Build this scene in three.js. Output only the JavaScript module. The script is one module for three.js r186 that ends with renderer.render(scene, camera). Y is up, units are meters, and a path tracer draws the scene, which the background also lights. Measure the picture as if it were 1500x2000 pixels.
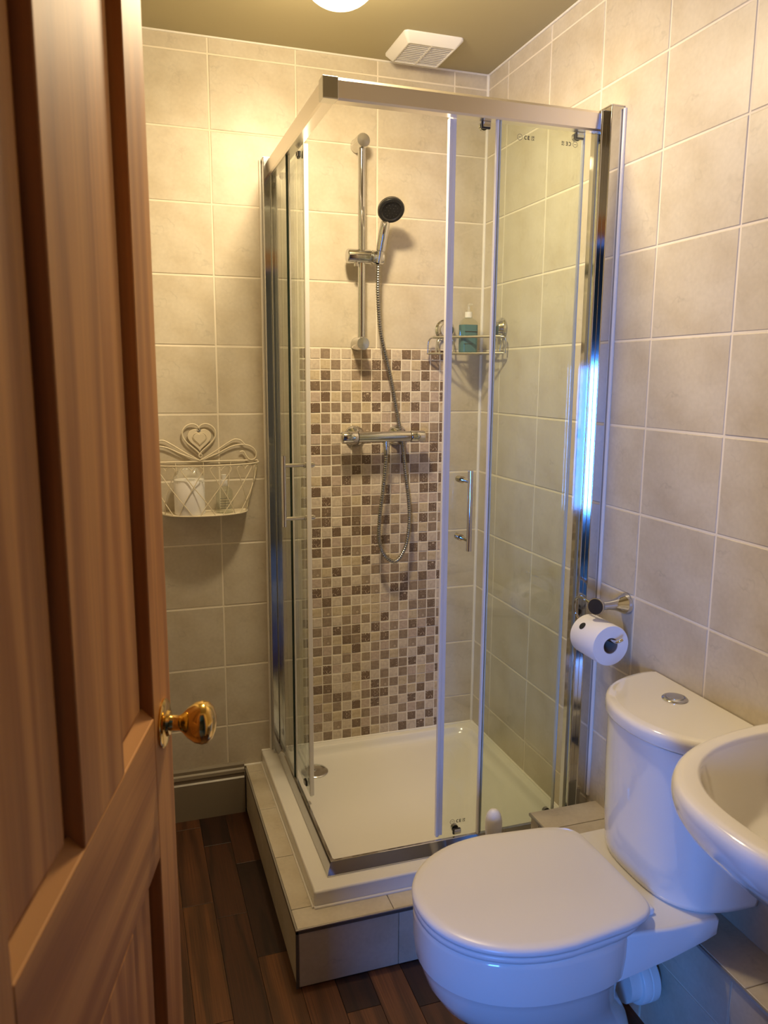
import * as THREE from 'three';
import { mergeGeometries, toCreasedNormals } from 'three/addons/utils/BufferGeometryUtils.js';
import { RoundedBoxGeometry } from 'three/addons/geometries/RoundedBoxGeometry.js';
import { ImprovedNoise } from 'three/addons/math/ImprovedNoise.js';
import { RectAreaLightUniformsLib } from 'three/addons/lights/RectAreaLightUniformsLib.js';
import { FontLoader } from 'three/addons/loaders/FontLoader.js';
import { TextGeometry } from 'three/addons/geometries/TextGeometry.js';

// ---------------------------------------------------------------- camera, light, exposure
const scene = new THREE.Scene();
scene.background = new THREE.Color(0x000000);
const camera = new THREE.PerspectiveCamera(66.53, 0.75, 0.02, 50);
camera.position.set(-1.132, 1.4112, 2.4064);
camera.rotation.set(-0.1708, -0.319, 0.0065, 'YXZ');
camera.focus = 2.2; camera.userData.fStop = 7.5;          // a phone lens: the near door is a little soft
camera.updateMatrixWorld();
const renderer = new THREE.WebGLRenderer({ antialias: true });
renderer.toneMapping = THREE.LinearToneMapping;
renderer.toneMappingExposure = 1.1;
renderer.shadowMap.enabled = true;
RectAreaLightUniformsLib.init();
const LAMP = new THREE.Vector3(-0.66, 2.255, 0.655);
const LAMP_POWER = 1.0, LAMP_DOWN = 315, LAMP_COLOR = new THREE.Color().setRGB(1, 0.785, 0.485);
const DAY_POWER = 41, DAY_COLOR = new THREE.Color().setRGB(0.08, 0.29, 1);
const WIN = { x: -2.5, y: 0.95, z: 4.25, w: 0.7, h: 1.1 };            // window at the end of the hallway, daylight

// ---------------------------------------------------------------- helpers
let seed = 7;
const rnd = () => { seed = (seed * 1664525 + 1013904223) >>> 0; return seed / 4294967296; };
const rr = (a, b) => a + (b - a) * rnd();
const V = (x, y, z) => new THREE.Vector3(x, y, z);
const used = {};
function numbered(n) { if (!(n in used)) { used[n] = 0; return n; } used[n]++; return n + '_' + String(used[n]).padStart(3, '0'); }
function shadows(m) { m.castShadow = true; m.receiveShadow = true; return m; }
function thing(name, label, category, [x, y, z], group) {
  const o = new THREE.Group(); o.name = numbered(name); o.position.set(x, y, z); scene.add(o);
  o.userData = { label, category }; if (group) o.userData.group = group; o.userData.base = [x, y, z];
  return o;
}
function structure(name, label, pos = [0, 0, 0]) {
  const o = new THREE.Group(); o.name = numbered(name); o.position.set(...pos); scene.add(o);
  o.userData = { kind: 'structure', label, base: pos }; return o;
}
// geometry given in world coordinates, moved into the frame of the top-level group
function rootOf(p) { while (p.parent && p.parent !== scene) p = p.parent; return p; }
function add(parent, name, geos, mat, label) {
  let g = Array.isArray(geos) ? merge(geos) : geos;
  const b = rootOf(parent).userData.base || [0, 0, 0];
  g.translate(-b[0], -b[1], -b[2]);
  const m = shadows(new THREE.Mesh(g, mat)); m.name = name; parent.add(m);
  if (label) m.userData.label = label;
  return m;
}
function merge(list) {
  const l = list.map(g => { let q = g.index ? g.toNonIndexed() : g; for (const k of Object.keys(q.attributes)) if (!['position', 'normal', 'uv'].includes(k)) q.deleteAttribute(k); if (!q.attributes.uv) q.setAttribute('uv', new THREE.BufferAttribute(new Float32Array(q.attributes.position.count * 2), 2)); return q; });
  return mergeGeometries(l);
}
function box(x0, x1, y0, y1, z0, z1, r = 0) {
  const w = x1 - x0, h = y1 - y0, d = z1 - z0;
  const g = r ? new RoundedBoxGeometry(w, h, d, 2, Math.min(r, w / 2.01, h / 2.01, d / 2.01)) : new THREE.BoxGeometry(w, h, d);
  return g.translate((x0 + x1) / 2, (y0 + y1) / 2, (z0 + z1) / 2);
}
const crease = (g, a) => toCreasedNormals(g.scale(1e4, 1e4, 1e4), a).scale(1e-4, 1e-4, 1e-4);      // split normals at sharp edges of small geometry
const UP = V(0, 1, 0);
function rod(a, b, r, r2 = r, seg = 16) {
  const d = b.clone().sub(a), g = new THREE.CylinderGeometry(r2, r, d.length(), seg);
  g.applyQuaternion(new THREE.Quaternion().setFromUnitVectors(UP, d.clone().normalize()));
  return g.translate((a.x + b.x) / 2, (a.y + b.y) / 2, (a.z + b.z) / 2);
}
function lathe(profile, origin, axis, seg = 32) {      // profile [[radius, along]], turned about axis from origin
  const g = new THREE.LatheGeometry(profile.map(p => new THREE.Vector2(Math.max(p[0], 1e-5), p[1])), seg);
  g.applyQuaternion(new THREE.Quaternion().setFromUnitVectors(UP, axis.clone().normalize()));
  return crease(g, 0.7).translate(origin.x, origin.y, origin.z);
}
function wire(pts, r, seg = 60, closed = false, rs = 8, tension) {
  const c = new THREE.CatmullRomCurve3(pts, closed, tension === undefined ? 'centripetal' : 'catmullrom', tension);
  return new THREE.TubeGeometry(c, seg, r, rs, closed);
}
// loft through closed rings (arrays of Vector3 of equal length); caps where asked
function loft(rings, capA = true, capB = true) {
  const n = rings[0].length, pos = [], uv = [], idx = [];
  rings.forEach((r, i) => { for (let j = 0; j <= n; j++) { const p = r[j % n]; pos.push(p.x, p.y, p.z); uv.push(j / n, i / (rings.length - 1)); } });
  for (let i = 0; i < rings.length - 1; i++) for (let j = 0; j < n; j++) { const a = i * (n + 1) + j, b = a + n + 1; idx.push(a, b, a + 1, b, b + 1, a + 1); }
  const cap = (r, flip) => {
    const c = r.reduce((s, p) => s.add(p), V(0, 0, 0)).multiplyScalar(1 / n), o = pos.length / 3;
    pos.push(c.x, c.y, c.z); uv.push(.5, .5); r.forEach(p => { pos.push(p.x, p.y, p.z); uv.push(0, 0); });
    for (let j = 0; j < n; j++) { const a = o + 1 + j, b = o + 1 + (j + 1) % n; flip ? idx.push(o, b, a) : idx.push(o, a, b); }
  };
  if (capA) cap(rings[0], false);
  if (capB) cap(rings[rings.length - 1], true);
  const g = new THREE.BufferGeometry();
  g.setAttribute('position', new THREE.Float32BufferAttribute(pos, 3)); g.setAttribute('uv', new THREE.Float32BufferAttribute(uv, 2)); g.setIndex(idx);
  g.computeVertexNormals(); return g;
}
function roundRect(x0, x1, z0, z1, r, y, n = 8) {
  const p = [], c = [[x1 - r, z1 - r, 0], [x0 + r, z1 - r, 1], [x0 + r, z0 + r, 2], [x1 - r, z0 + r, 3]];
  for (const [cx, cz, q] of c) for (let i = 0; i <= n; i++) { const a = (q + i / n) * Math.PI / 2; p.push(V(cx + r * Math.cos(a), y, cz + r * Math.sin(a))); }
  return p;
}
// prism: polygon in two axes, extruded over the third
function prism(poly, axis, a, b) {      // axis 'x': poly [z,y]; 'z': poly [x,y]; 'y': poly [x,z]
  const s = new THREE.Shape(poly.map(p => new THREE.Vector2(p[0], p[1])));
  const g = new THREE.ExtrudeGeometry(s, { depth: b - a, bevelEnabled: false });
  if (axis === 'z') g.translate(0, 0, a);
  if (axis === 'x') { g.applyMatrix4(new THREE.Matrix4().set(0, 0, 1, a, 0, 1, 0, 0, 1, 0, 0, 0, 0, 0, 0, 1)); flip(g); }
  if (axis === 'y') { g.applyMatrix4(new THREE.Matrix4().set(1, 0, 0, 0, 0, 0, 1, a, 0, 1, 0, 0, 0, 0, 0, 1)); flip(g); }
  return g;
}
function flip(g) {      // reverse winding after a mirroring matrix
  const q = g.index ? g.index : null;
  if (q) { for (let i = 0; i < q.count; i += 3) { const t = q.getX(i); q.setX(i, q.getX(i + 2)); q.setX(i + 2, t); } }
  else for (const k of Object.keys(g.attributes)) { const at = g.attributes[k], s = at.itemSize, r = at.array; for (let i = 0; i < at.count; i += 3) for (let c = 0; c < s; c++) { const A = i * s + c, B = (i + 2) * s + c, t = r[A]; r[A] = r[B]; r[B] = t; } }
  g.computeVertexNormals(); return g;
}
// tile slab: front face at z = 0 with bevelled arris b, body of depth d behind; centred in x and y; uv in metres / per
function slab(w, h, d, b, per = 0.25, ou = 0, ov = 0, drop = b * 0.7) {
  const W = w / 2, H = h / 2, q = [], uvs = [];
  const P = { a: [-W + b, -H + b, 0], b: [W - b, -H + b, 0], c: [W - b, H - b, 0], d: [-W + b, H - b, 0], e: [-W, -H, -drop], f: [W, -H, -drop], g: [W, H, -drop], h: [-W, H, -drop], i: [-W, -H, -d], j: [W, -H, -d], k: [W, H, -d], l: [-W, H, -d] };
  const quad = s => { const [A, B, C, D] = [...s].map(k => P[k]); for (const p of [A, B, C, A, C, D]) { q.push(...p); uvs.push(p[0] / per + 0.5 + ou, p[1] / per + 0.5 + ov); } };
  ['abcd', 'efba', 'fgcb', 'ghdc', 'head', 'ijfe', 'jkgf', 'klhg', 'lieh', 'jilk'].forEach(quad);
  const g = new THREE.BufferGeometry(); g.setAttribute('position', new THREE.Float32BufferAttribute(q, 3)); g.setAttribute('uv', new THREE.Float32BufferAttribute(uvs, 2)); g.computeVertexNormals(); return g;
}

// ---------------------------------------------------------------- textures
const N = new ImprovedNoise();
function fbm(x, y, z, o = 4) { let s = 0, a = 0.5; for (let i = 0; i < o; i++) { s += a * N.noise(x, y, z + i * 7.3); x *= 2.03; y *= 2.03; a *= 0.5; } return s; }
const cl = v => Math.max(0, Math.min(1, v));
function texture(w, h, fn, srgb = true) {
  const d = new Uint8Array(w * h * 4);
  for (let j = 0; j < h; j++) for (let i = 0; i < w; i++) { const c = fn(i / w, j / h), k = (j * w + i) * 4; d[k] = 255 * cl(c[0]); d[k + 1] = 255 * cl(c[1]); d[k + 2] = 255 * cl(c[2]); d[k + 3] = 255; }
  const t = new THREE.DataTexture(d, w, h); t.magFilter = THREE.LinearFilter; t.minFilter = THREE.LinearMipmapLinearFilter; t.generateMipmaps = true;
  t.wrapS = t.wrapT = THREE.MirroredRepeatWrapping; if (srgb) t.colorSpace = THREE.SRGBColorSpace; t.needsUpdate = true; return t;
}
const mixc = (a, b, t) => a.map((v, i) => v + (b[i] - v) * cl(t));
const std = (o) => new THREE.MeshPhysicalMaterial(o);
const rgb = (r, g, b) => new THREE.Color().setRGB(r, g, b);

const TILE_A = [0.795, 0.76, 0.69], TILE_B = [0.75, 0.705, 0.62];
const tileMats = [0, 1, 2, 3, 4].map(k => std({
  roughness: 0.42, map: texture(256, 256, (u, v) => {
    const m = fbm(u * 3 + k * 11, v * 3, k * 3.7, 4) * 1.5 + 0.35, f = fbm(u * 26, v * 26 + k, k + 40, 3), w = Math.abs(fbm(u * 5 + k * 3, v * 5, 77 + k, 4));
    let c = mixc(TILE_A, TILE_B, m); const vein = Math.max(0, 1 - w * 16) * cl(fbm(u * 4, v * 4, 9 + k, 2) * 3);
    c = c.map(q => q * (1 + 0.045 * f - 0.06 * vein)); return c;
  })
}));
const groutMat = std({ color: rgb(0.78, 0.71, 0.58), roughness: 0.9 });
const lightGrout = std({ color: rgb(0.76, 0.70, 0.58), roughness: 0.9 });
const mosaicSets = [
  ['light', [0.80, 0.75, 0.68], [0.72, 0.66, 0.59], 0.06, 0],
  ['light', [0.74, 0.68, 0.61], [0.82, 0.77, 0.69], 0.08, 0],
  ['pink', [0.75, 0.68, 0.62], [0.68, 0.61, 0.55], 0.07, 0],
  ['sand', [0.78, 0.72, 0.61], [0.70, 0.63, 0.52], 0.07, 0],
  ['mid', [0.60, 0.53, 0.45], [0.52, 0.45, 0.38], 0.10, 0.25],
  ['mid', [0.56, 0.49, 0.41], [0.63, 0.56, 0.48], 0.12, 0.6],
  ['dark', [0.43, 0.36, 0.29], [0.51, 0.43, 0.35], 0.14, 0.6],
  ['dark', [0.41, 0.34, 0.28], [0.48, 0.40, 0.33], 0.16, 1],
  ['dark', [0.46, 0.38, 0.30], [0.40, 0.32, 0.26], 0.16, 1],
];
const mosaicMats = mosaicSets.map(([, a, b, amp, pits], k) => std({
  roughness: 0.6, map: texture(96, 96, (u, v) => {
    const m = fbm(u * 4 + k * 5, v * 4, k * 2.1, 4) * 1.6 + 0.5, f = fbm(u * 20, v * 20, k + 5, 3);
    let c = mixc(a, b, m).map(q => q * (1 + amp * 1.6 * f));
    const p = fbm(u * 9 + k, v * 9, 31 + k * 1.7, 3); if (pits && p > 0.30 - 0.1 * pits) c = mixc(c, [0.86, 0.80, 0.72], (p - 0.30 + 0.1 * pits) * 14 * pits);
    return c;
  })
}));
function woodTex(w, h, base, dark, light, k, rings, fine) {
  return texture(w, h, (u, v) => {
    const warp = fbm(u * 2.2, v * 1.1, k, 3) * 0.55, r = Math.sin((u * rings + warp * rings * 0.9) * Math.PI * 2) * 0.5 + 0.5;
    const fib = fbm(u * 70, v * 2.6, k + 20, 3), fib2 = fbm(u * 24, v * 1.2, k + 50, 3);
    let c = mixc(base, dark, Math.pow(r, 2.2) * 0.75 + fib2 * 0.5); c = mixc(c, light, cl(fib2 * 0.8)); return c.map(q => q * (1 + fine * fib));
  });
}
const pine = [0, 1, 2].map(k => std({ roughness: 0.58, map: woodTex(256, 1024, [0.79, 0.565, 0.32], [0.60, 0.385, 0.185], [0.86, 0.655, 0.41], k * 13 + 2, [3, 2, 4][k], 0.12) }));
pine.forEach(m => { m.map.repeat.set(1, 1); });
const walnut = [[0.345, 0.205, 0.115], [0.27, 0.155, 0.09], [0.42, 0.265, 0.15], [0.205, 0.115, 0.075], [0.36, 0.22, 0.13]].map((c, k) => std({ roughness: 0.45, map: woodTex(128, 512, c, c.map(q => q * 0.62), c.map(q => q * 1.22), k * 9 + 60, [2, 3, 2, 3, 1.5][k], 0.42) }));
const M = {
  chrome: std({ color: rgb(0.62, 0.62, 0.62), metalness: 1, roughness: 0.07 }),
  chromeSatin: std({ color: rgb(0.68, 0.67, 0.65), metalness: 1, roughness: 0.2 }),
  aluminium: std({ color: rgb(0.88, 0.84, 0.80), metalness: 1, roughness: 0.3 }),
  hose: std({ color: rgb(0.36, 0.35, 0.33), metalness: 1, roughness: 0.25 }),
  brass: std({ color: rgb(0.78, 0.52, 0.16), metalness: 1, roughness: 0.12 }),
  china: std({ color: rgb(0.83, 0.81, 0.78), roughness: 0.1, clearcoat: 0.6, clearcoatRoughness: 0.04 }),
  seat: std({ color: rgb(0.82, 0.80, 0.79), roughness: 0.3 }),
  tray: std({ color: rgb(0.77, 0.75, 0.70), roughness: 0.16 }),
  glass: std({ color: rgb(0.93, 0.955, 0.925), transmission: 1, thickness: 0, roughness: 0.02, ior: 1.5 }),
  glassEdge: std({ color: rgb(0.015, 0.03, 0.024), roughness: 0.15 }),
  seal: std({ color: rgb(0.80, 0.79, 0.75), roughness: 0.35 }),
  silicone: std({ color: rgb(0.80, 0.77, 0.70), roughness: 0.4 }),
  ceiling: std({ color: rgb(0.44, 0.39, 0.235), roughness: 0.75 }),
  taupe: std({ color: rgb(0.26, 0.22, 0.16), roughness: 0.35 }),
  plaster: std({ color: rgb(0.62, 0.57, 0.48), roughness: 0.85 }),
  hall: std({ color: rgb(0.24, 0.18, 0.12), roughness: 0.9 }),
  carpet: std({ color: rgb(0.14, 0.11, 0.08), roughness: 1 }),
  whiteWood: std({ color: rgb(0.76, 0.74, 0.70), roughness: 0.4 }),
  whitePlastic: std({ color: rgb(0.80, 0.79, 0.76), roughness: 0.35 }),
  darkPlastic: std({ color: rgb(0.016, 0.016, 0.017), roughness: 0.28 }),
  black: std({ color: rgb(0.02, 0.02, 0.022), roughness: 0.3 }),
  ivory: std({ color: rgb(0.78, 0.70, 0.54), roughness: 0.4 }),
  paper: std({ color: rgb(0.86, 0.85, 0.85), roughness: 0.95 }),
  card: std({ color: rgb(0.30, 0.24, 0.19), roughness: 0.95 }),
  trim: std({ color: rgb(0.10, 0.085, 0.07), roughness: 0.5 }),
  trimLight: std({ color: rgb(0.45, 0.42, 0.38), roughness: 0.3, metalness: 0.6 }),
  shampoo: std({ color: rgb(0.10, 0.24, 0.27), roughness: 0.12, transmission: 0.25, thickness: 0 }),
  clear: std({ color: rgb(0.90, 0.92, 0.90), transmission: 1, thickness: 0, roughness: 0.06, ior: 1.45 }),
  film: std({ color: rgb(0.95, 0.95, 0.93), transmission: 0.85, thickness: 0, roughness: 0.12 }),
  print: std({ color: rgb(0.03, 0.03, 0.03), roughness: 0.6 }),
  printGrey: std({ color: rgb(0.16, 0.16, 0.15), roughness: 0.6 }),
  lamp: std({ color: rgb(0.9, 0.88, 0.82), roughness: 0.3, emissive: rgb(1, 0.9, 0.66), emissiveIntensity: 2.6 }),
  day: std({ color: rgb(0.5, 0.5, 0.5), emissive: DAY_COLOR.clone(), emissiveIntensity: 3 }),
};

// ---------------------------------------------------------------- the room
const CEIL = 2.345, LEFT = -1.36, FRONT = 1.98, HALL = 4.25;
const slabCache = new Map();
function slabFor(w, h, d, b, per, ou, ov) { const k = [w, h, d, b, per, ou, ov].map(v => v.toFixed(4)).join(); if (!slabCache.has(k)) slabCache.set(k, slab(w, h, d, b, per, ou, ov)); return slabCache.get(k); }
// lay tiles in a plane: origin O, axes U and W (unit vectors), outward normal U x W; joints along u and w
function tiles(parent, O, U, W, us, ws, opt = {}) {
  const { name = 'wall_tile', gap = 0.0045, depth = 0.006, proud = 0.0013, mats = tileMats, skip, bevel = 0.0016 } = opt;
  const Nn = U.clone().cross(W), basis = new THREE.Matrix4().makeBasis(U, W, Nn), q = new THREE.Quaternion().setFromRotationMatrix(basis), base = rootOf(parent).userData.base || [0, 0, 0];
  for (let i = 0; i < us.length - 1; i++) for (let j = 0; j < ws.length - 1; j++) {
    const u0 = us[i], u1 = us[i + 1], w0 = ws[j], w1 = ws[j + 1], cu = (u0 + u1) / 2, cw = (w0 + w1) / 2;
    if (skip && skip(cu, cw, u0, u1, w0, w1)) continue;
    const g = slabFor(u1 - u0 - gap, w1 - w0 - gap, depth, bevel, 0.26, 0, 0);
    const m = shadows(new THREE.Mesh(g, mats[Math.floor(rnd() * mats.length)])); m.name = name;
    const p = O.clone().addScaledVector(U, cu).addScaledVector(W, cw).addScaledVector(Nn, proud + rr(-0.0004, 0.0004));
    m.position.copy(p).sub(V(...base)); m.quaternion.copy(q);
    m.quaternion.multiply(new THREE.Quaternion().setFromEuler(new THREE.Euler(rr(-.0015, .0015), rr(-.0015, .0015), rr(-.0008, .0008))));
    parent.add(m);
  }
}
const rowsY = [0.004, 0.1, 0.3, 0.5, 0.7, 0.9, 1.1, 1.3, 1.5, 1.7, 1.9, 2.1, 2.3, CEIL];
const X = V(1, 0, 0), Y = V(0, 1, 0), Z = V(0, 0, 1), nX = V(-1, 0, 0), nZ = V(0, 0, -1);

// floor of walnut-look planks
const floor = structure('floor', 'dark walnut plank floor of narrow staggered boards');
add(floor, 'subfloor', box(LEFT - 0.1, 0.1, -0.1, -0.004, -0.1, FRONT + 0.1), M.trim);
{
  const p = 0.0814, x0 = -1.0475;
  const ends = { '-1': [0.1, 0.45, 0.9, 1.2], '0': [0.07, 0.446, 0.86, 1.22, 1.6], '1': [0.18, 0.515, 0.9, 1.3, 1.7], '2': [0.295, 0.687, 1.05, 1.4, 1.8], '3': [0.52, 0.95, 1.35, 1.75], '4': [0.62, 0.92, 1.3, 1.7], '5': [0.6, 1.1, 1.45, 1.8], '6': [0.56, 0.953, 1.33, 1.7] };
  for (let i = -4; i < 14; i++) {
    const a = Math.max(LEFT, x0 + i * p), b = Math.min(0, x0 + (i + 1) * p); if (b - a < 0.005) continue;
    const e = ends[i] || [0.25 + 0.3 * ((i * 7 + 20) % 5) / 5, 0.75 + 0.2 * ((i * 3 + 20) % 4) / 4, 1.2, 1.62];
    const z = [0, ...e, FRONT + 0.1];
    for (let k = 0; k < z.length - 1; k++) {
      const g = slab(b - a - 0.0012, z[k + 1] - z[k] - 0.0012, 0.004, 0.0006, 0.42, 0, 0);
      const uv = g.attributes.uv, su = rnd(), sv = rnd() * 3; for (let t = 0; t < uv.count; t++) { uv.setX(t, uv.getX(t) * 3 + su); uv.setY(t, uv.getY(t) * 0.8 + sv); }
      g.rotateX(-Math.PI / 2);
      const want = (i === 2 && k === 1) || (i === 4 && k === 1) || (i === 6 && k === 1) ? 3 : (i === 0 && k === 2) || (i === 3 && k === 2) ? 2 : Math.floor(rnd() * 5);
      add(floor, 'floor_plank', g.translate((a + b) / 2, 0, (z[k] + z[k + 1]) / 2), walnut[want]);
    }
  }
}
// back wall
const MX0 = -0.6165, MX1 = -0.1165, MY0 = 0.2, MY1 = 1.5;
const wallBack = structure('wall_back', 'cream tiled back wall with a brown stone mosaic panel');
add(wallBack, 'grout_bed', box(LEFT - 0.1, 0.1, -0.1, CEIL + 0.1, -0.12, 0), groutMat);
tiles(wallBack, V(0, 0, 0), X, Y, [LEFT, -1.1165, -0.8665, MX0, -0.3665, MX1, 0], rowsY, { skip: (u, w) => u > MX0 && u < MX1 && w < MY1 });
{
  // mosaic: 15 columns, 39 rows; the 300 in the middle rows are single pieces, the rest one joined part
  const panel = new THREE.Group(); panel.name = 'mosaic_panel'; panel.userData.label = 'panel of small square tumbled stone tiles in beige and brown'; wallBack.add(panel);
  add(panel, 'grout_bed', box(MX0, MX1, 0.0, MY1, -0.001, 0.0030), lightGrout);
  const cols = 15, rows = 39, p = 0.5 / cols, q = (MY1 - MY0) / rows, geos = [0, 1, 2, 3].map(k => slab(p - 0.0036 + 0.0004 * k, q - 0.0034 + 0.0003 * (3 - k), 0.005, 0.0016, 0.034, k * 0.4, k * 0.7)), rest = mosaicMats.map(() => []);
  const pick = [];
  for (let r = 0; r < rows; r++) { const row = []; for (let c = 0; c < cols; c++) {
    const d = (r + c) % 2 === 0; const t = rnd(); let k;
    if (d) k = t < 0.36 ? 6 + Math.floor(rnd() * 3) : t < 0.80 ? 4 + Math.floor(rnd() * 2) : Math.floor(rnd() * 4);
    else k = t < 0.10 ? 6 + Math.floor(rnd() * 3) : t < 0.20 ? 4 + Math.floor(rnd() * 2) : Math.floor(rnd() * 4);
    row.push(k); } pick.push(row); }
  for (let r = 0; r < rows; r++) for (let c = 0; c < cols; c++) {
    const x = MX0 + (c + 0.5) * p + rr(-.0006, .0006), y = MY1 - (r + 0.5) * q + rr(-.0006, .0006), k = pick[r][c], g = geos[Math.floor(rnd() * 4)];
    const e = new THREE.Euler(rr(-.012, .012), rr(-.012, .012), rr(-.02, .02) + Math.floor(rnd() * 4) * 0), zz = 0.0042 + rr(-.0006, .0006);
    if (r >= 5 && r < 25) { const m = shadows(new THREE.Mesh(g, mosaicMats[k])); m.name = 'mosaic_tile'; m.position.set(x, y, zz); m.rotation.copy(e); panel.add(m); }
    else rest[k].push(g.clone().applyMatrix4(new THREE.Matrix4().makeRotationFromEuler(e).setPosition(x, y, zz)));
  }
  const all = rest.map(l => mergeGeometries(l)), big = mergeGeometries(all, true);
  const m = shadows(new THREE.Mesh(big, mosaicMats)); m.name = 'mosaic_tiles'; m.userData.kind = 'stuff'; panel.add(m);
}
// right wall
const wallRight = structure('wall_right', 'cream tiled right wall behind the toilet and basin');
add(wallRight, 'grout_bed', box(0, 0.12, -0.1, CEIL + 0.1, -0.12, FRONT + 0.1), groutMat);
tiles(wallRight, V(0, 0, 0), Z, Y, [0.002, 0.138, 0.388, 0.638, 0.888, 1.138, 1.388, 1.638, 1.888, FRONT], rowsY);
// left wall, mostly behind the door
const wallLeft = structure('wall_left', 'cream tiled left wall behind the open door');
add(wallLeft, 'grout_bed', box(LEFT - 0.12, LEFT, -0.1, CEIL + 0.1, -0.12, FRONT + 0.1), groutMat);
tiles(wallLeft, V(LEFT, 0, 0), nZ, Y, [-FRONT, -1.75, -1.5, -1.25, -1, -0.75, -0.5, -0.25, -0.002], rowsY);
// front wall with the doorway, the camera looks in through it
const DX0 = -1.275, DX1 = -0.57, DH = 2.0;
const wallFront = structure('wall_front', 'plain cream wall around the doorway');
add(wallFront, 'wall_piece', [box(LEFT - 0.1, DX0, 0, CEIL + .05, FRONT, FRONT + 0.1), box(DX1, 0.1, 0, CEIL + .05, FRONT, FRONT + 0.1), box(DX0, DX1, DH, CEIL + .05, FRONT, FRONT + 0.1)], M.plaster);
const frame = structure('trim_1', 'pine door lining and architrave');
add(frame, 'door_lining', [box(DX0 - 0.002, DX0 + 0.012, 0, DH, FRONT - 0.005, FRONT + 0.105, .003), box(DX1 - 0.02, DX1 + 0.002, 0, DH, FRONT - 0.005, FRONT + 0.105, .003), box(DX0, DX1, DH - 0.02, DH + .002, FRONT - 0.005, FRONT + 0.105, .003)], pine[0]);
add(frame, 'architrave', [box(DX0 - .07, DX0, 0, DH + .07, FRONT - .018, FRONT, .004), box(DX1, DX1 + .07, 0, DH + .07, FRONT - .018, FRONT, .004), box(DX0, DX1, DH, DH + .07, FRONT - .018, FRONT, .004)], pine[1]);
const ceiling = structure('ceiling', 'khaki painted ceiling');
const DUCT = { x0: -0.337, x1: -0.206, z0: 0.068, z1: 0.199 };          // opening for the extractor
add(ceiling, 'ceiling_board', [box(LEFT - 0.1, DUCT.x0, CEIL, CEIL + 0.1, -0.1, FRONT + 0.1), box(DUCT.x1, 0.1, CEIL, CEIL + 0.1, -0.1, FRONT + 0.1), box(DUCT.x0, DUCT.x1, CEIL, CEIL + 0.1, -0.1, DUCT.z0), box(DUCT.x0, DUCT.x1, CEIL, CEIL + 0.1, DUCT.z1, FRONT + 0.1)], M.ceiling);
// sealant beads
const bead = structure('trim_2', 'cream sealant in the corners of the tiling');
add(bead, 'sealant', [rod(V(-0.003, 0.19, 0.003), V(-0.003, CEIL, 0.003), 0.0055, 0.0055, 8), rod(V(LEFT, CEIL - 0.001, 0.002), V(0, CEIL - 0.001, 0.002), 0.004, 0.004, 6), rod(V(-0.002, CEIL - 0.001, 0), V(-0.002, CEIL - 0.001, FRONT), 0.004, 0.004, 6)], M.silicone);
// hallway beyond the doorway
const hall = structure('wall_hall', 'hallway walls outside the bathroom door');
{
  const x0 = WIN.x - WIN.w / 2, x1 = WIN.x + WIN.w / 2, y0 = WIN.y - WIN.h / 2, y1 = WIN.y + WIN.h / 2, W0 = -3.1, W1 = 0.6, z = HALL;
  add(hall, 'wall_piece', [box(W1 - .1, W1, 0, 2.5, FRONT + .1, z + .1), box(W0, W0 + .1, 0, 2.5, FRONT + .1, z + .1), box(W0, LEFT - .1, 0, 2.5, FRONT, FRONT + .1), box(0.1, W1, 0, 2.5, FRONT, FRONT + .1), box(W0, W1, 2.4, 2.5, FRONT + .1, z + .1),
    box(W0, x0, 0, 2.5, z, z + .1), box(x1, W1, 0, 2.5, z, z + .1), box(x0, x1, 0, y0, z, z + .1), box(x0, x1, y1, 2.5, z, z + .1)], M.hall);
  const hallFloor = structure('floor_hall', 'brown hallway carpet');
  add(hallFloor, 'carpet', box(W0, W1, -0.1, 0, FRONT + 0.1, z + .1), M.carpet);
  const win = structure('window_1', 'daylit hallway window');
  add(win, 'pane', box(x0, x1, y0, y1, z + .05, z + .07), M.day);
  const L = new THREE.RectAreaLight(DAY_COLOR, DAY_POWER, WIN.w, WIN.h); L.position.set(WIN.x, WIN.y, z + .03); L.lookAt(WIN.x, WIN.y, 0); L.name = 'daylight'; scene.add(L);
}
// skirting board on the back wall, left of the shower
const skirt = structure('baseboard_back', 'taupe gloss moulded skirting board below the tiles');
add(skirt, 'skirting', prism([[0, 0], [0.022, 0], [0.022, 0.122], [0.017, 0.126], [0.017, 0.136], [0.020, 0.140], [0.018, 0.150], [0.012, 0.154], [0.012, 0.164], [0.006, 0.171], [0, 0.171]], 'x', LEFT, -0.817), M.taupe);

// ---------------------------------------------------------------- shower plinth and pipe boxing
const PX = -0.813, PZ = 0.818, PY = 0.152;
const plinth = structure('shower_plinth', 'tiled plinth under the shower tray');
add(plinth, 'core', box(PX + 0.006, 0, 0, PY - 0.004, 0, PZ - 0.006), groutMat);
tiles(plinth, V(0, 0, PZ - 0.006), X, Y, [PX + .004, -0.562, -0.312, -0.062, 0], [0.001, PY - 0.008], { name: 'plinth_tile', gap: 0.002, proud: 0.005 });
tiles(plinth, V(PX + 0.006, 0, 0), Z, Y, [0.0, 0.285, 0.53, PZ - 0.004], [0.001, PY - 0.008], { name: 'plinth_tile', gap: 0.002, proud: 0.005 });
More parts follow.
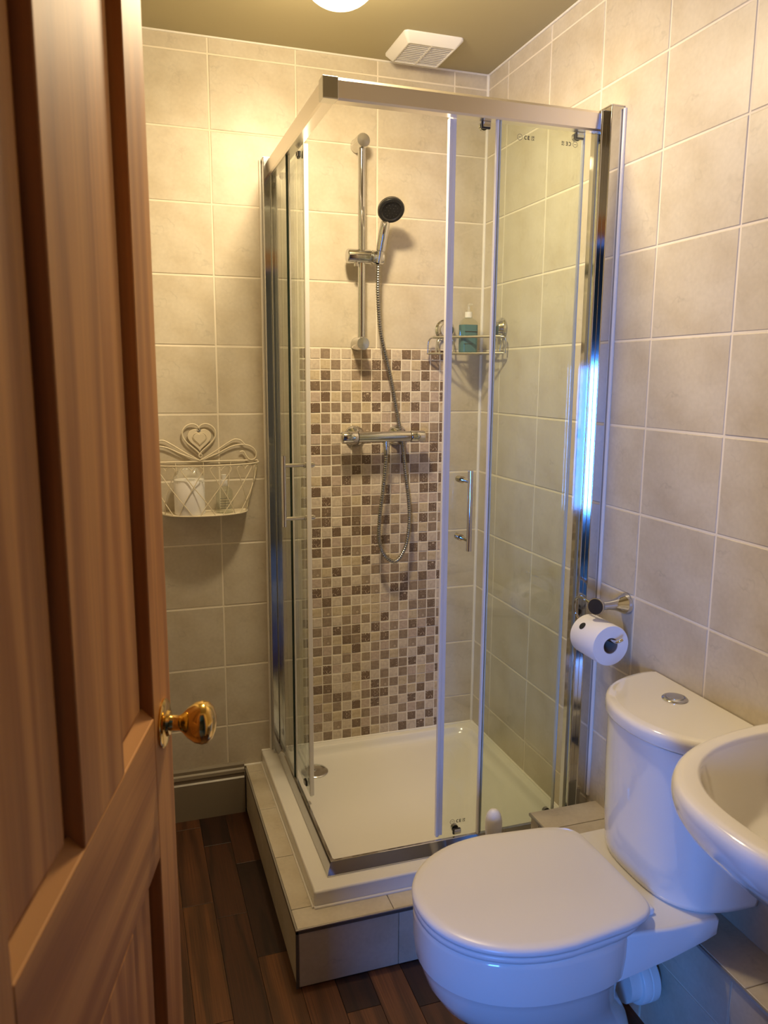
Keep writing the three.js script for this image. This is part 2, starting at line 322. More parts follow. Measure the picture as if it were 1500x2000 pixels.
// top strips (left and front), laid flat
function flatTiles(parent, x0, x1, zs, y, name) { for (let i = 0; i < zs.length - 1; i++) { const g = slab(x1 - x0 - 0.002, zs[i + 1] - zs[i] - 0.002, 0.006, 0.001, 0.26).rotateX(-Math.PI / 2).translate((x0 + x1) / 2, y, (zs[i] + zs[i + 1]) / 2); add(parent, name, g, tileMats[Math.floor(rnd() * 5)]); } }
flatTiles(plinth, PX + .002, -0.74, [0.001, 0.05, 0.285, 0.53, 0.745], PY + .002, 'ledge_tile');
flatTiles(plinth, PX + .002, -0.575, [0.745, PZ - .002], PY + .002, 'ledge_tile');
flatTiles(plinth, -0.575, -0.325, [0.745, PZ - .002], PY + .002, 'ledge_tile');
flatTiles(plinth, -0.325, -0.002, [0.745, PZ - .002], PY + .002, 'ledge_tile');
add(plinth, 'edge_trim', [box(PX - 0.002, PX + 0.004, PY - 0.009, PY - 0.001, 0.02, PZ + .001), box(PX - .002, 0, PY - 0.009, PY - 0.001, PZ - .004, PZ + .001), box(PX - .002, PX + .004, 0, PY - .008, PZ - .004, PZ + .0005)], M.trim, 'dark edging strip');
add(plinth, 'edge_bead', [box(PX - 0.0025, PX + 0.002, PY - 0.001, PY + 0.003, 0.02, PZ + .002, .001), box(PX - .0025, 0, PY - 0.001, PY + 0.003, PZ - .002, PZ + .0025, .001)], M.trimLight);

const BH = 0.314, BZ = 0.776, BX1 = -0.194, BX2 = -0.105, BZ2 = 0.99;
const boxing = structure('pipe_boxing', 'tiled pipe boxing along the right wall behind the toilet');
add(boxing, 'core', [box(BX1 + .005, 0, PY + .002, BH - .004, BZ, BZ2), box(BX1 + .005, 0, 0, BH - .004, PZ, BZ2), box(BX2 + .005, 0, 0, BH - .004, BZ2, FRONT)], groutMat);
flatTiles(boxing, BX1, 0, [BZ, 0.858, BZ2], BH, 'ledge_tile');
flatTiles(boxing, BX2, 0, [BZ2, 1.17, 1.42, 1.67, FRONT], BH, 'ledge_tile');
tiles(boxing, V(BX2 + .005, 0, 0), Z, Y, [BZ2, 1.135, 1.385, 1.635, FRONT], [0.001, 0.185, BH - .007], { name: 'boxing_tile', proud: 0.003 });
tiles(boxing, V(BX1 + .005, 0, 0), Z, Y, [PZ, BZ2], [0.001, 0.185, BH - .007], { name: 'boxing_tile', proud: 0.003 });
tiles(boxing, V(BX1 + .005, 0, 0), Z, Y, [BZ, PZ], [PY, BH - .007], { name: 'boxing_tile', proud: 0.003 });
add(boxing, 'edge_trim', [box(BX1 - .003, BX1 + .003, BH - .008, BH - .001, BZ, BZ2), box(BX2 - .003, BX2 + .003, BH - .008, BH - .001, BZ2, FRONT)], M.trimLight);

// ---------------------------------------------------------------- the open pine door
{
  const ang = 14.52 * Math.PI / 180, W = 0.66, E = V(-1.09, 0, 1.32), dir = V(Math.sin(ang), 0, -Math.cos(ang)), hinge = E.clone().addScaledVector(dir, -W);
  const door = new THREE.Group(); door.name = 'door_1'; door.userData = { kind: 'structure', label: 'open four-panel pine door with a brass knob' };
  door.position.copy(hinge); door.rotation.y = Math.PI / 2 - ang; scene.add(door);
  const T = 0.036, part = (parent, name, g, mat, label) => { const m = shadows(new THREE.Mesh(g, mat)); m.name = name; parent.add(m); if (label) m.userData.label = label; return m; };
  const uvBox = (x0, x1, y0, y1, z0, z1, horiz, ou = 0) => {            // grain along y, or along x for rails
    const g = box(x0, x1, y0, y1, z0, z1, 0.0022), p = g.attributes.position, uv = g.attributes.uv;
    for (let i = 0; i < p.count; i++) { const u = horiz ? p.getY(i) : p.getX(i) + p.getZ(i) * 0.7, v = horiz ? p.getX(i) : p.getY(i); uv.setXY(i, u / 0.26 + ou, v / 1.1 + ou * 0.7); } return g;
  };
  const xs = { h: [0, 0.11], m: [0.277, 0.417], l: [0.56, W] }, ys = { b: [0.008, 0.22], k: [0.78, 0.977], t: [1.865, 1.972] };
  part(door, 'stile', uvBox(...xs.h, 0.008, 1.972, -T, 0, false, .3), pine[0]);
  part(door, 'stile', uvBox(...xs.l, 0.008, 1.972, -T, 0, false, 1.7), pine[1]);
  part(door, 'rail', uvBox(xs.h[1], xs.l[0], ...ys.b, -T, 0, true, .2), pine[2]);
  part(door, 'rail', uvBox(xs.h[1], xs.l[0], ...ys.k, -T, 0, true, .9), pine[0]);
  part(door, 'rail', uvBox(xs.h[1], xs.l[0], ...ys.t, -T, 0, true, 1.4), pine[1]);
  part(door, 'muntin', uvBox(...xs.m, ys.b[1], ys.k[0], -T, 0, false, .55), pine[2]);
  part(door, 'muntin', uvBox(...xs.m, ys.k[1], ys.t[0], -T, 0, false, 2.2), pine[2]);
  let o = 0;
  for (const [x0, x1] of [[xs.h[1], xs.m[0]], [xs.m[1], xs.l[0]]]) for (const [y0, y1] of [[ys.b[1], ys.k[0]], [ys.k[1], ys.t[0]]]) {
    const g = slab(x1 - x0, y1 - y0, 0.012, 0.02, 0.26, 0.37 * ++o, 0, 0.006), p = g.attributes.position, uv = g.attributes.uv;
    for (let i = 0; i < p.count; i++) uv.setXY(i, p.getX(i) / 0.26 + 0.37 * o, p.getY(i) / 1.1 + o * 0.9);
    const m = part(door, 'panel', g.translate((x0 + x1) / 2, (y0 + y1) / 2, -0.0125), pine[o % 3]);
    const bev = new THREE.Shape([new THREE.Vector2(-0.001, 0), new THREE.Vector2(0.013, 0), new THREE.Vector2(-0.001, 0.014)]);
    // sloping moulding along the foot of the panel
    const bg = new THREE.ExtrudeGeometry(bev, { depth: x1 - x0, bevelEnabled: false }); bg.rotateY(Math.PI / 2); bg.scale(1, 1, -1); flip(bg);
    part(door, 'moulding', bg.translate(x0, y0, -0.015 + 0.0), pine[0]);
  }
  // brass mortice knob
  const kx = W - 0.052, ky = 0.948, knob = part(door, 'door_knob', lathe([[0.0, 0.0], [0.012, 0.0], [0.0125, 0.004], [0.0105, 0.008], [0.0105, 0.019], [0.0135, 0.023], [0.021, 0.030], [0.0275, 0.040], [0.0295, 0.049], [0.0275, 0.057], [0.021, 0.063], [0.011, 0.0665], [0, 0.0675]], V(kx, ky, 0.004), Z, 40), M.brass, 'polished brass door knob');
  part(knob, 'rose', lathe([[0, 0], [0.0325, 0], [0.033, 0.0025], [0.030, 0.005], [0.026, 0.0058], [0.018, 0.0065], [0.016, 0.010], [0, 0.011]], V(kx, ky, 0), Z, 40), M.brass);
}

// ---------------------------------------------------------------- ceiling lamp and extractor vent
{
  const lamp = thing('ceiling_lamp', 'round glowing white globe lamp on the ceiling', 'lamp', [LAMP.x, CEIL, LAMP.z]);
  add(lamp, 'lamp_base', lathe([[0, 0], [0.055, 0], [0.058, -0.008], [0.05, -0.02], [0.046, -0.03], [0, -0.031]].map(([r, y]) => [r, -y]), V(LAMP.x, CEIL, LAMP.z), V(0, -1, 0)), M.whitePlastic);
  add(lamp, 'globe', new THREE.SphereGeometry(0.085, 40, 24).scale(1, 0.86, 1).translate(LAMP.x, LAMP.y, LAMP.z), M.lamp);
  const L = new THREE.PointLight(LAMP_COLOR, LAMP_POWER, 0, 2); L.position.copy(LAMP); L.castShadow = true; L.shadow.radius = 3.2; L.shadow.mapSize.set(2048, 2048); L.shadow.camera.near = 0.09; L.name = 'lamp_light'; scene.add(L);
  const R = new THREE.RectAreaLight(LAMP_COLOR, LAMP_DOWN, 0.11, 0.11); R.position.set(LAMP.x, LAMP.y - 0.03, LAMP.z); R.lookAt(LAMP.x, 0, LAMP.z); R.name = 'lamp_downlight'; scene.add(R);

  const x0 = -0.36, x1 = -0.183, z0 = 0.045, z1 = 0.225, px0 = -0.343, px1 = -0.2, pz0 = 0.062, pz1 = 0.205, yb = CEIL - 0.024;
  const vent = thing('extractor_vent', 'square white extractor vent with slatted grille on the ceiling', 'vent', [(x0 + x1) / 2, CEIL, (z0 + z1) / 2]);
  const ring = (a, b, c, d, r, y) => roundRect(a, b, c, d, r, y, 4);
  add(vent, 'housing', loft([ring(x0, x1, z0, z1, .012, CEIL), ring(x0, x1, z0, z1, .012, CEIL - .006), ring(px0, px1, pz0, pz1, .006, yb), ring(px0 + .007, px1 - .007, pz0 + .007, pz1 - .007, .003, yb), ring(px0 + .007, px1 - .007, pz0 + .007, pz1 - .007, .003, CEIL)], false, false), M.whitePlastic);
  const D0 = DUCT, dy = CEIL + .25;
  add(vent, 'duct', [box(D0.x0, D0.x1, dy - .004, dy, D0.z0, D0.z1), box(D0.x0, D0.x0 + .002, CEIL, dy, D0.z0, D0.z1), box(D0.x1 - .002, D0.x1, CEIL, dy, D0.z0, D0.z1), box(D0.x0, D0.x1, CEIL, dy, D0.z0, D0.z0 + .002), box(D0.x0, D0.x1, CEIL, dy, D0.z1 - .002, D0.z1)], M.whitePlastic);
  const n = 11; for (let i = 0; i < n; i++) { const z = pz0 + 0.013 + (pz1 - pz0 - 0.026) * i / (n - 1); const g = new THREE.BoxGeometry(px1 - px0 - 0.014, 0.0016, 0.0052); g.translate((px0 + px1) / 2, yb + 0.0012, z); add(vent, 'slat', g, M.whitePlastic); }
  add(vent, 'centre_bar', box((px0 + px1) / 2 - .0025, (px0 + px1) / 2 + .0025, yb - .0005, yb + .006, pz0 + .006, pz1 - .006), M.whitePlastic);
}

// ---------------------------------------------------------------- shower tray
const TY0 = PY + 0.002, TY = 0.197, TX = -0.757, TZ = 0.757;
{
  const tray = thing('shower_tray', 'white square shower tray on the tiled plinth', 'shower tray', [TX / 2, TY0, TZ / 2]);
  const r = (i, rad, y, back = i) => roundRect(TX + i, -back, back, TZ - i, rad, y, 8);
  add(tray, 'basin', loft([r(0, .006, TY0, .001), r(0, .006, TY - .006, .001), r(.002, .008, TY - .0015, .002), r(.006, .008, TY, .004), r(.052, .05, TY, .026), r(.058, .052, TY - .003, .031), r(.062, .055, TY - .012, .035), r(.070, .06, TY - .024, .042), r(.085, .07, TY - .030, .056), r(.20, .10, TY - .033, .17)]), M.tray);
  const c = V(-0.61, TY - 0.0315, 0.135);
  const drain = add(tray, 'drain_cover', lathe([[0.043, 0], [0.0435, 0.003], [0.041, 0.0055], [0.035, 0.0062], [0.034, 0.005], [0.010, 0.0068], [0, 0.007]], c, Y, 40), M.chromeSatin, 'round chrome drain cover');
  add(drain, 'drain_stud', lathe([[0, 0], [.006, 0], [.005, .003], [0, .004]], V(c.x, c.y + .0066, c.z), Y, 16), M.chrome);
  const seal = structure('trim_3', 'white sealant around the shower tray');
  add(seal, 'sealant', [rod(V(TX, TY0 + .001, .003), V(TX, TY0 + .001, TZ), .0055, .0055, 6), rod(V(TX, TY0 + .001, TZ), V(BX1, TY0 + .001, TZ), .0055, .0055, 6), rod(V(TX, TY, .003), V(0, TY, .003), .005, .005, 6), rod(V(-.003, TY, 0), V(-.003, TY, TZ), .005, .005, 6), rod(V(-.815, TY0, .003), V(TX, TY0, .003), .004, .004, 6)], M.silicone);
}

// ---------------------------------------------------------------- shower enclosure
const font = await new FontLoader().loadAsync('fonts/droid/droid_sans_bold.typeface.json');
function mark(cx, cy, cz, facing, tilt = 0) {        // kite ring + CE + UK/CA print, facing +1 towards the room, -1 towards the shower
  const t = (s, size, x, y) => new TextGeometry(s, { font, size, depth: 0.0003, curveSegments: 4, bevelEnabled: false }).translate(x, y, 0);
  const g = [t('C', 0.0085, -0.004, -0.0042), t('E', 0.0085, 0.0045, -0.0042), t('UK', 0.0042, 0.0145, 0.0005), t('CA', 0.0042, 0.0145, -0.0046)];
  const r = [new THREE.TorusGeometry(0.0062, 0.0005, 4, 24).translate(-0.0145, 0, 0), new THREE.BoxGeometry(0.007, 0.0009, 0.0003).translate(-0.0145, 0, 0)];
  const f = q => { const k = merge(q); if (facing < 0) k.rotateY(Math.PI); return k.rotateZ(tilt).translate(cx, cy, cz); };
  return [f(g), f(r)];
}
{
  const C = 0.712, RT = 2.026, RB = 1.983, B0 = TY + 0.0005, B1 = 0.231;
  const enc = thing('shower_enclosure', 'square glass corner shower enclosure with chrome rails and sliding doors', 'shower enclosure', [-C / 2, TY, C / 2]);
  // rails, front (along x) and side (along z)
  const rail = (y0, y1) => [[C - .032, y0], [C - .008, y0], [C - .004, y0 + .004], [C, y1 - .006], [C - .004, y1], [C - .028, y1], [C - .032, y1 - .004]];
  add(enc, 'top_rail', prism(rail(RB, RT), 'x', -C + .02, -0.034), M.aluminium);
  add(enc, 'top_rail', prism(rail(RB, RT).map(([a, y]) => [-a, y]).reverse(), 'z', 0.034, C - .02), M.aluminium);
  const low = (y0, y1) => [[C - .018, y0], [C, y0], [C + .0005, y0 + .003], [C - .0105, y1 - .001], [C - .012, y1], [C - .018, y1]];
  add(enc, 'bottom_rail', prism(low(B0, B1), 'x', -C + .02, -0.034), M.chrome);
  add(enc, 'bottom_rail', prism(low(B0, B1).map(([a, y]) => [-a, y]).reverse(), 'z', 0.034, C - .02), M.chrome);
  add(enc, 'corner_joint', box(-C - .0006, -C + .034, RB - .0006, RT + .0006, C - .034, C + .0006, .002), M.chromeSatin);
  { const j = (y, o) => [V(-C - .001 + o, y, C + .001 - o), V(-C + .02, y, C + .001 - o), V(-C + .02, y, C - .02), V(-C - .001 + o, y, C - .02)]; add(enc, 'corner_joint', crease(loft([j(B0, 0), j(B0 + .003, 0), j(B1, .011), j(B1 + .0006, .0125)]), 0.3), M.chrome); }
  // wall profiles
  add(enc, 'wall_profile', [box(-0.722, -0.702, B0, RT + .006, 0, 0.036, .002), box(-0.702, -0.685, B0, RT, 0.002, 0.040, .003)], M.chrome);
  add(enc, 'wall_profile', [box(-0.036, 0, B0, RT + .006, C - 0.03, 0.740, .002), box(-0.050, -0.034, B0, RT, C - .034, 0.722, .003)], M.chrome);
  add(enc, 'end_cap', box(-0.037, 0, RT + .005, RT + .008, C - .031, .741, .001), M.chromeSatin);
  add(enc, 'end_cap', box(-0.723, -.701, RT + .005, RT + .008, 0, .037, .001), M.chromeSatin);
  // glass: fixed lights and sliding doors
  const gy0 = B1 - .012, gy1 = RB + .012, zf = 0.699, zs = 0.674;
  const fixF = add(enc, 'fixed_panel', box(-0.300, -0.045, gy0, gy1, zf - .003, zf + .003), M.glass, 'fixed clear glass panel');
  add(fixF, 'glass_edge', box(-0.3008, -0.300, gy0, gy1, zf - .003, zf + .003), M.glassEdge);
  add(fixF, 'seal_strip', [box(-0.306, -0.292, B1, RB, zf - .0075, zf - .0035, .001), box(-0.3065, -0.3015, B1, RB, zf - .006, zf + .004, .001)], M.seal);
  add(fixF, 'glass_edge', box(-0.0462, -0.045, gy0, gy1, zf - .003, zf + .003), M.glassEdge);
  { const [a, b] = mark(-0.235, 1.952, zf + .0033, 1); add(fixF, 'printed_mark', a, M.print); add(fixF, 'printed_mark', b, M.printGrey); }
  const slF = add(enc, 'sliding_door', box(-0.405, -0.068, gy0, gy1, zs - .003, zs + .003), M.glass, 'sliding clear glass door');
  add(slF, 'seal_strip', [box(-0.4135, -0.405, B1 - .004, RB, zs - .006, zs + .006, .002), box(-0.405, -0.396, B1, RB, zs + .0032, zs + .0048)], M.seal);
  add(slF, 'seal_strip', box(-0.070, -0.0665, B1, RB, zs - .004, zs + .008, .001), M.seal);
  { const [a, b] = mark(-0.105, 1.957, zs + .0033, -1); add(slF, 'printed_mark', a, M.print); add(slF, 'printed_mark', b, M.printGrey); }
  { const [a, b] = mark(-0.352, 0.262, zs + .0033, 1); add(slF, 'printed_mark', a, M.print); add(slF, 'printed_mark', b, M.printGrey); }
  const fixL = add(enc, 'fixed_panel', box(-zf - .003, -zf + .003, gy0, gy1, 0.036, 0.262), M.glass, 'fixed clear glass panel');
  add(fixL, 'glass_edge', box(-zf - .003, -zf + .003, gy0, gy1, 0.262, 0.2632), M.glassEdge);
  add(fixL, 'seal_strip', box(-zf + .0035, -zf + .0075, B1, RB, 0.254, 0.268, .001), M.seal);
  const slL = add(enc, 'sliding_door', box(-zs - .003, -zs + .003, gy0, gy1, 0.05, 0.372), M.glass, 'sliding clear glass door');
  add(slL, 'seal_strip', box(-zs - .006, -zs + .006, B1 - .004, RB, 0.372, 0.381, .002), M.seal);
  // handles on the sliding doors
  const hx = -0.3635, hz = 0.371;
  const hF = add(slF, 'handle', rod(V(hx + .004, .999, .722), V(hx + .004, 1.194, .722), .0062), M.chrome, 'chrome bar handle');
  hF; for (const y of [1.168, 1.025]) add(slF, 'handle_post', [rod(V(hx, y, zs - .02), V(hx + .004, y, .720), .0052), rod(V(hx, y, zs - .014), V(hx, y, zs + .010), .0085)], M.chrome);
  add(slL, 'handle', rod(V(-.738, 1.012, hz - .012), V(-.738, 1.204, hz - .012), .0066), M.chrome, 'chrome bar handle');
  for (const y of [1.178, 1.034]) add(slL, 'handle_post', [rod(V(-.738, y, hz - .012), V(-zs + .02, y, hz - .012), .0055), rod(V(-zs - .01, y, hz - .012), V(-zs + .016, y, hz - .012), .008)], M.chrome);
  // rollers
  const roller = (p, x, y, side) => {
    const k = side === 'f' ? [box(x - .011, x + .011, y - .009, y + .006, zs + .003, zs + .009, .001), [rod(V(x, y, zs - .012), V(x, y, zs - .003), .010), box(x - .008, x + .011, y - .006, y + .006, zs + .009, zs + .012, .002)]] : [box(-zs - .009, -zs - .003, y - .009, y + .006, x - .011, x + .011, .001), [rod(V(-zs + .003, y, x), V(-zs + .012, y, x), .010), box(-zs - .012, -zs - .009, y - .006, y + .006, x - .009, x + .010, .002)]];
    const br = add(p, 'roller', k[0], M.black); for (const g of k[1]) add(p, 'roller_bracket', g, M.chrome);
  };
  for (const x of [-.325, -.082]) { roller(slF, x, RB - .006, 'f'); roller(slF, x - (x < -.3 ? .03 : 0), B1 + .006, 'f'); }
  for (const z of [.1, .325]) { roller(slL, z, RB - .012, 'l'); roller(slL, z, B1 + .012, 'l'); }
  // sealant at the profiles
  const bead2 = structure('trim_4', 'white sealant beside the shower profiles');
  add(bead2, 'sealant', [rod(V(-.0025, BH, .7445), V(-.0025, RT, .7445), .0055, .0055, 8), rod(V(-.7255, TY, .0035), V(-.7255, RT + .004, .0035), .0045, .0045, 8)], M.silicone);
}

// ---------------------------------------------------------------- shower fittings
{
  const bx = -0.431, bz = 0.052, y0 = 1.505, y1 = 2.100;
  const riser = thing('riser_rail', 'vertical chrome shower riser rail on the back wall', 'shower rail', [bx, y0, 0]);
  add(riser, 'bar', rod(V(bx, y0 + .01, bz), V(bx, y1 - .012, bz), .0115, .0115, 24), M.chrome);
  for (const y of [y0 + .008, y1 - .004]) add(riser, 'bracket', lathe([[0, 0], [.021, 0], [.0215, .004], [.0205, .008], [.0205, .066], [.019, .069], [0, .070]], V(bx, y, 0.003), Z), M.chromeSatin);
  const sy = 1.770, sl = add(riser, 'slider', [lathe([[0, 0], [.019, 0], [.0215, .003], [.0215, .072], [.0195, .074], [0, .074]], V(bx - .046, sy, bz), X), rod(V(bx - .02, sy - .03, bz + .008), V(bx - .02, sy - .018, bz + .008), .006)], M.chrome);
  add(sl, 'handset_holder', lathe([[0, 0], [.018, 0], [.021, .003], [.021, .034], [.019, .037], [0, .037]], V(bx + .031, sy, bz), X), M.chrome);
  // hand shower held in the slider
  const a = V(bx + .053, sy + .012, bz + .018), b = V(bx + .064, sy + .096, bz + .034), hc = V(bx + .071, sy + .126, bz + .066), face = V(-0.06, -0.66, 0.75).normalize();
  const hs = thing('hand_shower', 'chrome hand shower with a black round face in the rail holder', 'shower head', [a.x, a.y, a.z]);
  const dir = b.clone().sub(a).normalize(), len = b.distanceTo(a);
  add(hs, 'handle', lathe([[0, -.03], [.0085, -.03], [.0095, 0], [.0098, .004], [.0135, .006], [.0145, .02], [.0150, len * .6], [.0140, len], [.011, len + .008], [0, len + .010]], a, dir), M.chrome);
  const head = add(hs, 'head', lathe([[0, -.034], [.012, -.033], [.026, -.026], [.037, -.012], [.0405, -.002], [.0405, .0], [0, .001]], hc, face, 40), M.chrome);
  add(head, 'spray_face', lathe([[.0395, -.008], [.0405, 0], [.0375, .005], [.030, .006], [.027, .0035], [0, .005]], hc, face, 40), M.darkPlastic, 'black spray plate with nozzles');
  const q = new THREE.Quaternion().setFromUnitVectors(Z, face), noz = [];
  for (const [n, r] of [[6, .009], [12, .019], [16, .032]]) for (let i = 0; i < n; i++) { const t = i / n * 6.283, p = V(r * Math.cos(t), r * Math.sin(t), r > .03 ? .005 : .0045).applyQuaternion(q).add(hc); noz.push(new THREE.SphereGeometry(.0013, 6, 5).translate(p.x, p.y, p.z)); }
  const nz = add(head, 'nozzles', noz, M.darkPlastic); nz.userData.kind = 'stuff';
  // hose: ribbed tube
  const e = V(a.x - .003, a.y - .034, a.z - .008);
  const pts = [e, V(e.x + .001, 1.66, .058), V(e.x + .014, 1.55, .046), V(-.330, 1.42, .03), V(-.298, 1.28, .020), V(-.283, 1.21, .018), V(-.272, 1.10, .026), V(-.262, 1.0, .034), V(-.2655, .925, .045), V(-.283, .855, .052), V(-.315, .818, .056), V(-.349, .836, .058), V(-.371, .885, .060), V(-.372, .96, .060), V(-.360, 1.06, .060), V(-.3515, 1.15, .060), V(-.3505, 1.198, .060)];
  const curve = new THREE.CatmullRomCurve3(pts, false, 'centripetal'), seg = 760, rs = 10, g = new THREE.TubeGeometry(curve, seg, .0068, rs, false), P = g.attributes.position;
  for (let i = 0; i <= seg; i++) { const c = curve.getPointAt(i / seg), f = i % 4 < 2 ? 1 : .84; for (let j = 0; j <= rs; j++) { const k = i * (rs + 1) + j; P.setXYZ(k, c.x + (P.getX(k) - c.x) * f, c.y + (P.getY(k) - c.y) * f, c.z + (P.getZ(k) - c.z) * f); } }
  g.computeVertexNormals();
  const hose = thing('shower_hose', 'ribbed metal shower hose hanging in a loop over the mosaic', 'hose', [-.315, .812, .05]);
  add(hose, 'hose_tube', g, M.hose);
  add(hose, 'hose_nut', lathe([[0, 0], [.0085, 0], [.0095, .006], [.0095, .022], [.0115, .024], [.0115, .036], [0, .037]], V(-.3505, 1.172, .060), Y, 12), M.chrome);
  // thermostatic bar valve
  const vy = 1.226, vz = .060, v = thing('bar_valve', 'horizontal chrome thermostatic bar mixer valve on the mosaic', 'shower valve', [-.358, vy, 0]);
  add(v, 'body', lathe([[0, 0], [.0170, 0], [.0170, .172], [0, .172]], V(-.444, vy, vz), X, 28), M.chrome);
  add(v, 'control_knob', lathe([[0, 0], [.0165, .001], [.0185, .004], [.0185, .050], [.0172, .052], [0, .052]], V(-.498, vy, vz), X, 28), M.chrome);
  add(v, 'control_knob', lathe([[0, 0], [.0172, 0], [.0185, .002], [.0180, .042], [.0165, .047], [0, .048]], V(-.270, vy, vz), X, 28), M.chrome);
  for (const x of [-.440, -.296]) add(v, 'wall_rose', lathe([[0, 0], [.034, 0], [.0345, .003], [.031, .010], [.022, .018], [.0165, .024], [.0165, .05], [0, .05]], V(x, vy, .003), Z), M.chrome);
  add(v, 'outlet', rod(V(-.3505, vy - .030, vz), V(-.3505, vy - .01, vz), .0105), M.chrome);
}

// ---------------------------------------------------------------- wire shelf in the shower corner, with a bottle
{
  const y = 1.487, yu = 1.538, sh = thing('corner_shelf', 'chrome wire corner shelf on two suction cups', 'shelf', [-.09, y, .09]);
  const A = V(-.202, y, .030), Bq = V(-.020, y, .200), Cc = V(-.020, y, .022);
  add(sh, 'front_rail', rod(V(-.186, yu, .034), V(-.026, yu, .186), .0042), M.chromeSatin);
  add(sh, 'base_frame', [rod(A, Bq, .0032), rod(V(-.202, y, .022), Cc, .0028), rod(V(-.020, y, .022), Bq, .0028), rod(A, V(-.202, y, .022), .0028)], M.chromeSatin);
  for (let i = 1; i < 8; i++) { const t = i / 8, f = A.clone().lerp(Bq, t); add(sh, 'base_wire', rod(f, V(f.x, y, .022), .0016, .0016, 8), M.chromeSatin); }
  for (const g of [wire([V(-.186, yu, .034), V(-.195, yu - .004, .028), V(-.199, yu - .015, .024), V(-.200, y, .022)], .0028, 20), rod(V(-.176, yu, .042), V(-.182, y, .047), .0028), wire([V(-.026, yu, .186), V(-.016, yu - .003, .194), V(-.012, yu - .014, .196), V(-.012, y, .197)], .0028, 20), rod(V(-.034, yu, .178), V(-.034, y, .186), .0028)]) add(sh, 'side_wire', g, M.chromeSatin);
  for (const g of [[wire([V(-.160, y, .022), V(-.160, 1.53, .014), V(-.135, 1.545, .012)], .0024, 16), wire([V(-.110, y, .022), V(-.110, 1.53, .014), V(-.135, 1.545, .012)], .0024, 16)], [wire([V(-.02, y, .13), V(-.014, 1.53, .13), V(-.012, 1.545, .15)], .0024, 16), wire([V(-.02, y, .17), V(-.014, 1.53, .17), V(-.012, 1.545, .15)], .0024, 16)]]) add(sh, 'bracket_wire', g, M.chromeSatin);
  for (const [o, ax] of [[V(-.135, 1.563, .003), Z], [V(-.003, 1.563, .150), nX]]) add(sh, 'suction_cup', lathe([[0, 0], [.033, 0], [.034, .003], [.030, .007], [.027, .010], [.024, .020], [.022, .022], [0, .023]], o, ax), M.chrome, 'round chrome suction mount');
  const bx = -.086, bz = .080, b0 = y + .0032, bt = thing('shampoo_bottle', 'clear pump bottle of teal liquid on the corner shelf', 'bottle', [bx, b0, bz]);
  const ring = (w, d, yy, r) => roundRect(bx - w, bx + w, bz - d, bz + d, r, yy, 5);
  add(bt, 'liquid', loft([ring(.026, .018, b0, .012), ring(.0285, .0205, b0 + .004, .014), ring(.0285, .0205, b0 + .086, .014)]), M.shampoo, 'teal liquid');
  add(bt, 'body', loft([ring(.0287, .0207, b0 + .086, .014), ring(.0287, .0207, b0 + .092, .014), ring(.024, .018, b0 + .100, .014), ring(.014, .012, b0 + .107, .011), ring(.0115, .0115, b0 + .110, .011)], false), M.clear);
  add(bt, 'collar', rod(V(bx, b0 + .108, bz), V(bx, b0 + .126, bz), .0118), M.whitePlastic);
  add(bt, 'pump', [rod(V(bx, b0 + .126, bz), V(bx, b0 + .146, bz), .0055, .004), rod(V(bx, b0 + .148, bz), V(bx, b0 + .148, bz + .022), .0045, .0035)], M.film);
  add(bt, 'printed_line', box(bx - .02, bx + .022, b0 + .063, b0 + .066, bz + .0205, bz + .0209), M.print); add(bt, 'printed_line', box(bx - .022, bx + .008, b0 + .026, b0 + .0275, bz + .0205, bz + .0209), M.print);
}

